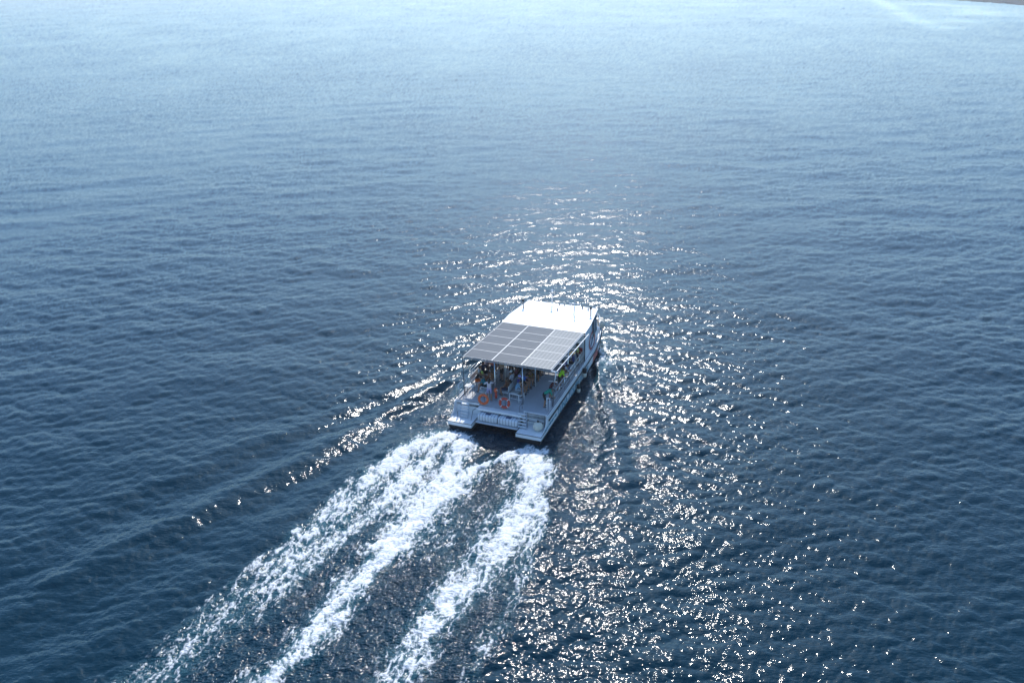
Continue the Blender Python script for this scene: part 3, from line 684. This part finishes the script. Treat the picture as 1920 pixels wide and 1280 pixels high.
def hat_mesh(wide):
    b_ = MB()
    if wide: b_.lathe([(.001, .135), (.07, .13), (.098, .07), (.105, .035), (.21, .02), (.215, .012), (.10, .02), (.001, .03)], n=16)
    else:
        b_.lathe([(.001, .135), (.06, .128), (.10, .075), (.108, .02), (.001, .018)], n=14)
        b_.box((0, .135, .03), (.15, .11, .012), bevel=.004)
    return b_.mesh('hat', True)
HM = {False: hair_mesh(False), True: hair_mesh(True)}; CM = {False: hat_mesh(False), True: hat_mesh(True)}
def person(label, x, y, pose, face_deg, top, bottom, skin=1, hair='dark', long=False, hat=None, wide=False, size=1.0, shoes=(.05, .05, .06), z=None, group='passengers on the aft deck'):
    o = bpy.data.objects.new('person', BODY[pose]); col.objects.link(o)
    me = BODY[pose]
    while len(me.materials) < 4: me.materials.append(None)
    for i, m_ in enumerate((SKIN[skin], cloth(top), cloth(bottom), cloth(shoes))):
        o.material_slots[i].link = 'OBJECT'; o.material_slots[i].material = m_
    o.location = BW(x, y, ZD + .012 if z is None else z); o.rotation_euler = (0, 0, R(face_deg) - YAW); o.scale = (size,) * 3
    tag(o, label, 'person', group)
    J = POSES[pose][0]; hd = Vector(J['head']); up = (hd - Vector(J['neck'])).normalized(); f = Vector(J.get('face', (0, 1, 0)))
    f = (f - up * f.dot(up)).normalized(); rt = f.cross(up)
    mt = Matrix(((rt.x, f.x, up.x, hd.x), (rt.y, f.y, up.y, hd.y), (rt.z, f.z, up.z, hd.z), (0, 0, 0, 1)))
    h = bpy.data.objects.new('hair', HM[long]); col.objects.link(h); h.parent = o; h.matrix_local = mt
    if not HM[long].materials: HM[long].materials.append(None)
    h.material_slots[0].link = 'OBJECT'; h.material_slots[0].material = cloth(HAIR[hair], .6)
    if hat:
        c = bpy.data.objects.new('hat', CM[wide]); col.objects.link(c); c.parent = o; c.matrix_local = mt @ Matrix.Translation((0, 0, .02))
        if not CM[wide].materials: CM[wide].materials.append(None)
        c.material_slots[0].link = 'OBJECT'; c.material_slots[0].material = cloth(hat)
    return o
K = (.015, .015, .018); NV = (.02, .03, .075)
# by the stern and along the starboard rail (0 = facing the bow, -90 = facing starboard, 90 = facing port)
person('person in white top and lilac skirt standing beside the plain orange life ring', -1.12, -.28, 'arms_up', 20, (.66, .58, .62), (.42, .38, .60), 1, 'dark', True, shoes=(.3, .06, .05), size=.95)
person('person in green T-shirt and black shorts bending down by the starboard rail', 2.48, .12, 'bend', -62, (.02, .30, .20), K, 1, 'dark')
person('dark-haired person in maroon between the green and the lime T-shirts', 2.55, 1.15, 'lean', -80, (.10, .02, .02), NV, 1, 'dark', True, size=.95)
person('person in lime yellow T-shirt and grey cap leaning on the starboard rail', 2.66, 2.60, 'lean', -72, (.46, .80, .03), K, 1, 'dark', hat=(.45, .45, .47), size=1.06)
person('bare-armed person in dark red leaning over the rail beyond the lime T-shirt', 2.62, 3.35, 'lean', -85, (.16, .03, .025), (.10, .04, .03), 1, 'dark')
person('person in royal blue seated on the short starboard bench', 2.70, 4.65, 'sit_forward', 95, (.05, .09, .32), NV, 1, 'dark')
person('person with wide straw hat below the red box on the cabin wall', 2.66, 5.75, 'sit', 100, (.05, .07, .20), K, 1, 'brown', hat=(.62, .48, .26), wide=True)
person('person in yellow-green top at the rail just aft of the cabin corner', 2.72, 6.45, 'stand', -70, (.36, .42, .10), NV, 1, 'dark')
# port bench
person('person with lime cap, black top and orange shorts on the port bench', -2.74, 1.15, 'sit_forward', -70, K, (.85, .16, .02), 1, 'dark', hat=(.55, .65, .12))
person('person in loose white shirt on the port bench beside the orange shorts', -2.74, 1.80, 'sit', -80, (.66, .63, .58), (.55, .52, .48), 1, 'brown')
person('person in navy vest third along the port bench', -2.74, 2.45, 'sit_turned', -90, NV, K, 2, 'dark')
person('person in pale pink T-shirt fourth along the port bench', -2.74, 3.10, 'sit', -95, (.62, .42, .42), NV, 1, 'brown', True)
person('person in white and pink top at the far end of the port group', -2.74, 3.85, 'sit_forward', -85, (.68, .56, .56), (.3, .1, .1), 0, 'brown', True)
# inner port bench
person('suntanned person in brown swimwear on the inner port bench', -1.72, 1.60, 'sit_turned', 80, (.30, .13, .06), (.25, .07, .02), 1, 'brown', True)
person('person in teal top and black shorts nearest the stern on the inner port bench', -1.74, .62, 'sit_forward', 85, (.03, .22, .25), K, 1, 'dark')
person('blond person in tan top and black shorts standing left of the cream post', -1.42, 2.60, 'stand', 150, (.42, .26, .15), K, 0, 'blonde')
person('person in black vest standing right of the cream post', -.92, 3.10, 'stand', 175, K, (.06, .03, .03), 1, 'dark')
# centre benches
person('long-haired person in rust brown top seated nearest the hanging orange light', -.26, .72, 'sit_turned', 110, (.16, .06, .03), NV, 1, 'brown', True)
person('person in white shirt and white cap on the centre bench facing port', -.30, 1.75, 'sit', 80, (.62, .58, .62), K, 1, 'dark', hat=(.72, .70, .70))
person('person in maroon shirt behind the white cap on the centre bench', -.28, 2.50, 'sit', 92, (.14, .03, .05), K, 1, 'dark')
person('person in dark navy deepest on the port-facing centre bench', -.28, 3.25, 'sit', 88, NV, K, 1, 'dark')
person('person in light blue shirt at the aft end of the starboard-facing bench', .26, .78, 'sit_forward', -70, (.24, .42, .58), (.38, .42, .46), 0, 'brown')
person('person with lavender cap and navy shirt on the starboard-facing bench', .28, 1.32, 'sit', -85, (.06, .05, .26), NV, 1, 'dark', hat=(.42, .38, .75))
person('person in bright blue T-shirt on the starboard-facing bench', .28, 1.90, 'sit_forward', -85, (.02, .16, .55), K, 1, 'dark')
person('person with plum purple dress on the starboard-facing bench', .30, 2.45, 'sit_forward', -95, (.15, .05, .14), (.16, .06, .12), 1, 'brown', True)
person('person with teal cap, black top and yellow shorts on the starboard-facing bench', .30, 3.0, 'sit', -88, K, (.62, .46, .03), 2, 'dark', hat=(.06, .36, .36))
person('person in grey top and pale shorts on the starboard-facing bench', .30, 3.62, 'sit', -92, (.20, .20, .23), (.45, .38, .36), 1, 'dark')
person('person in brown trousers with legs stretched on the starboard-facing bench', .32, 4.25, 'sit_turned', -80, (.09, .06, .04), (.13, .08, .045), 1, 'dark')
person('person all in black farthest forward on the starboard-facing bench', .32, 4.9, 'sit', -95, K, K, 1, 'dark')

person('person in coral red vest standing in the aisle beside the pale pink T-shirt', -2.15, 2.75, 'stand', -150, (.55, .12, .09), NV, 1, 'brown', True)
person('bare-chested person in black shorts standing behind the blond person', -1.9, 3.5, 'arms_up', 160, (.40, .20, .12), K, 1, 'dark')
person('person in dark green shirt standing in the aisle behind the maroon shirt', -.85, 3.95, 'stand', -170, (.03, .07, .04), K, 1, 'dark')
person('person in black hat standing right of the white post amid the crowd', .95, 3.35, 'stand', 120, (.10, .08, .10), K, 1, 'dark', hat=K)
person('person in brown shirt leaning forward in the aisle beside the stretched brown trousers', .92, 4.1, 'lean', 100, (.12, .07, .04), K, 1, 'dark', True, size=.9)

# ------------------------------------------------------------------ loose gear on the boat
def ring_thing(label, x, y, z, rz, rx, body, bands):
    t = on_boat('life_ring', x, y, z, rz); tag(t, label, 'life ring', 'life rings on the stern rail')
    rot = Matrix.Rotation(rx, 3, 'X'); Rr, r_ = .29, .085
    P = [rot @ Vector((Rr * math.cos(q), 0, Rr * math.sin(q))) for q in [2 * math.pi * k / 32 for k in range(32)]]
    b_ = MB(); n = 10; rings = []
    for p in P:
        u = p.normalized(); v = rot @ Vector((0, 1, 0))
        rings.append([b_.bm.verts.new(p + u * r_ * math.cos(2 * math.pi * k / n) + v * r_ * .8 * math.sin(2 * math.pi * k / n)) for k in range(n)])
    for i in range(32):
        for k in range(n): b_.bm.faces.new((rings[i][k], rings[i][(k + 1) % n], rings[(i + 1) % 32][(k + 1) % n], rings[(i + 1) % 32][k]))
    b_.build('ring_body', body, t, True)
    for j in range(4):
        q0 = math.pi / 4 + j * math.pi / 2; bb = MB()
        seg = []
        for dq in (-.075, 0, .075):
            u = rot @ Vector((math.cos(q0 + dq), 0, math.sin(q0 + dq))); v = rot @ Vector((0, 1, 0))
            seg.append([u * Rr + u * (r_ + .006) * math.cos(2 * math.pi * k / n) + v * (r_ * .8 + .006) * math.sin(2 * math.pi * k / n) for k in range(n)])
        bb.loft(seg); bb.build('band', bands, t, True)
    rp = MB(); rp.tube([rot @ Vector(((Rr + r_ + .03 + .02 * math.cos(8 * math.pi * k / 32)) * math.cos(2 * math.pi * k / 32), 0, (Rr + r_ + .03 + .02 * math.cos(8 * math.pi * k / 32)) * math.sin(2 * math.pi * k / 32))) for k in range(32)], .012, 5, close=True)
    rp.build('grab_rope', 'rope', t)
    return t
ring_thing('plain faded orange life ring at the stern, left of the pair', -1.24, -.98, ZD + .46, R(6), R(-10), 'orange', 'orange')
ring_thing('dark red life ring with white bands, right of the pair', .22, -.98, ZD + .46, R(6), R(-10), 'red', 'white')
for x in (-1.24, .22):
    p = MB(); p.tube([(x, -.86, ZD), (x, -.86, ZD + .62)], .026, 6).build('ring_post', 'dsteel', boat)
t = on_boat('rescue_light', -.68, -.22, ZD + .25); tag(t, 'small orange and red rescue light hanging on a stern post', 'rescue light')
MB().lathe([(.03, 0), (.085, .03), (.10, .20), (.07, .38), (.04, .42)], n=10).build('float', 'red', t, True)
MB().lathe([(.04, .42), (.11, .46), (.14, .58), (.09, .70), (.03, .74)], n=10).build('lamp_head', 'orange', t, True)
MB().box((.09, -.06, .62), (.10, .03, .10), bevel=.01).build('bracket', 'white', t)
def raft(label, x):
    t = on_boat('life_raft', x, -1.46, .535); tag(t, label, 'life raft', 'white strapped life raft packs on the stern tray')
    b_ = MB(); secs = []
    for k, xx in enumerate((-.66, -.62, -.5, -.2, .2, .5, .62, .66)):
        s_ = (.78, .92, 1, 1, 1, 1, .92, .78)[k]; hy, hz = .34 * s_, .22 * s_
        secs.append([(xx, hy * sgn(math.cos(q)) * abs(math.cos(q)) ** .35, .26 + hz * sgn(math.sin(q)) * abs(math.sin(q)) ** .35) for q in [2 * math.pi * (k2 + .5) / 16 for k2 in range(16)]])
    b_.loft(secs); b_.build('canister', 'canister', t, True)
    for xx in (-.50, -.30, -.10, .10, .30, .50):
        MB().loft([[(xx + d, .35 * sgn(math.cos(q)) * abs(math.cos(q)) ** .35, .26 + .23 * sgn(math.sin(q)) * abs(math.sin(q)) ** .35) for q in [2 * math.pi * (k2 + .5) / 16 for k2 in range(16)]] for d in (-.012, .012)]).build('strap', 'strap', t)
    MB().box((0, -.05, .492), (.36, .20, .006)).build('instruction_plate', 'navy', t)
def sgn(v): return 1 if v >= 0 else -1
raft('white strapped life raft pack on the stern tray, port one of two', -.70)
raft('white strapped life raft pack on the stern tray, starboard one of two', .70)
def fender(label, x, y, z, r_, L, mat, cap, tilt_=0.0, grp='fenders hanging on the starboard side'):
    t = on_boat('fender', x, y, z); t.rotation_euler.x = tilt_; tag(t, label, 'fender', grp)
    MB().lathe([(.02, -L / 2 - r_ * .7), (r_ * .6, -L / 2 - r_ * .5), (r_, -L / 2), (r_, 0.02), (r_ * .98, .02)], n=12).build('fender_body', mat, t, True)
    MB().lathe([(r_ * 1.02, 0), (r_ * 1.02, L / 2), (r_ * .6, L / 2 + r_ * .5), (.02, L / 2 + r_ * .7)], n=12).build('fender_cover', cap, t, True)
    MB().tube([(0, 0, L / 2 + r_ * .6), (-.12, 0, ZD + .2 - z + .25)], .014, 5).build('lanyard', 'rope', t)
fender('fender with dark cover and tan end hanging over the starboard lettering', 3.36, 4.75, .42, .13, .5, 'cream', 'rub')
fender('larger dark fender hanging from the starboard rail below the yellow-green top', 3.36, 6.15, .95, .15, .55, 'cream', 'rub')
# white bundle on the starboard platform, white buoy drum and sack at the bow
t = on_boat('mooring_buoy', 2.70, -1.62, ZP); tag(t, 'dirty white round buoy lying on the starboard stern platform', 'buoy')
MB().lathe([(.08, .0), (.22, .06), (.31, .2), (.32, .32), (.26, .46), (.14, .55), (.06, .58)], n=16).build('buoy_body', 'cream', t, True)
MB().lathe([(.06, .56), (.07, .62), (.05, .70), (.02, .71)], n=10).build('eye', 'rub', t, True)
MB().tube([(0, 0, .7), (.12, .1, .55), (.22, .28, .35), (.1, .38, .05)], .02, 5).build('line', 'rub', t, True)
t = on_boat('buoy_drum', 2.55, 13.0, ZD + .3); tag(t, 'cream drum fender lashed outside the starboard bow rail', 'fender')
t.rotation_euler = (R(90), 0, -YAW + R(20))
MB().lathe([(.05, -.42), (.26, -.38), (.33, -.25), (.33, .25), (.26, .38), (.05, .42)], (0, .25, 0), n=16).build('drum_body', 'cream', t, True)
MB().lathe([(.335, -.05), (.34, -.045), (.34, .045), (.335, .05)], (0, .25, 0), n=16).build('drum_band', 'rub', t, True)
t = on_boat('gear_sack', 2.45, 12.05, ZD); tag(t, 'white gear sack on the starboard foredeck by the bow rail', 'sack')
MB().lathe([(.20, 0), (.30, .08), (.31, .35), (.24, .58), (.10, .68), (.08, .72), (.13, .80)], n=12).build('sack_body', 'canister', t, True)
MB().lathe([(.105, .68), (.11, .70), (.105, .72)], n=10).build('tie', 'rub', t)
person('person in black top standing at the starboard bow rail', 2.15, 12.6, 'stand', -30, K, (.5, .5, .52), 1, 'dark', group='crew on the foredeck')

# ------------------------------------------------------------------ far shore at the top right corner
def headland():
    b_ = MB(); n, m = 60, 10; rr = np.random.default_rng(5)
    C_ = [(352, 1000), (338, 700), (337, 600), (336, 545), (331, 500), (350, 462), (400, 425), (520, 410), (700, 400)]
    P = []
    for (ax, ay), (bx_, by_) in zip(C_[:-1], C_[1:]):
        for k in range(8): P.append((ax + (bx_ - ax) * k / 8, ay + (by_ - ay) * k / 8))
    V_ = []
    for k, (x, y) in enumerate(P):
        row = []
        for j in range(m):
            d = (0, 2, 5, 9, 15, 25, 40, 60, 90, 130)[j]; h = (0, .7, 1.1, 1.2, 1.6, 2.2, 2.6, 3.5, 5, 7)[j] * (.12 + .22 * rr.random()) - .15
            row.append(b_.bm.verts.new((x + rr.normal(0, 1.5) + d * .75, y + rr.normal(0, 2.5) + d * .66, h)))
        V_.append(row)
    for A, B in zip(V_[:-1], V_[1:]):
        for j in range(m - 1): b_.bm.faces.new((A[j], B[j], B[j + 1], A[j + 1]))
    o = b_.build('headland', 'rock'); tag(o, 'low brown rocky shore at the far right', kind='structure')
headland()

# ------------------------------------------------------------------ sea haze
hz, nt, b = new_mat('haze_air'); nt.nodes.remove(b)
pv = node(nt, 'ShaderNodeVolumePrincipled'); pv.inputs['Color'].default_value = (.93, .96, 1, 1); pv.inputs['Density'].default_value = .0003; pv.inputs['Anisotropy'].default_value = .35
nt.links.new(pv.outputs[0], nt.nodes['Material Output'].inputs['Volume'])
haze = MB().box((0, 0, 14.5), (54000, 54000, 33)).build('haze', hz); tag(haze, 'pale sea haze lying over the far water', kind='stuff')
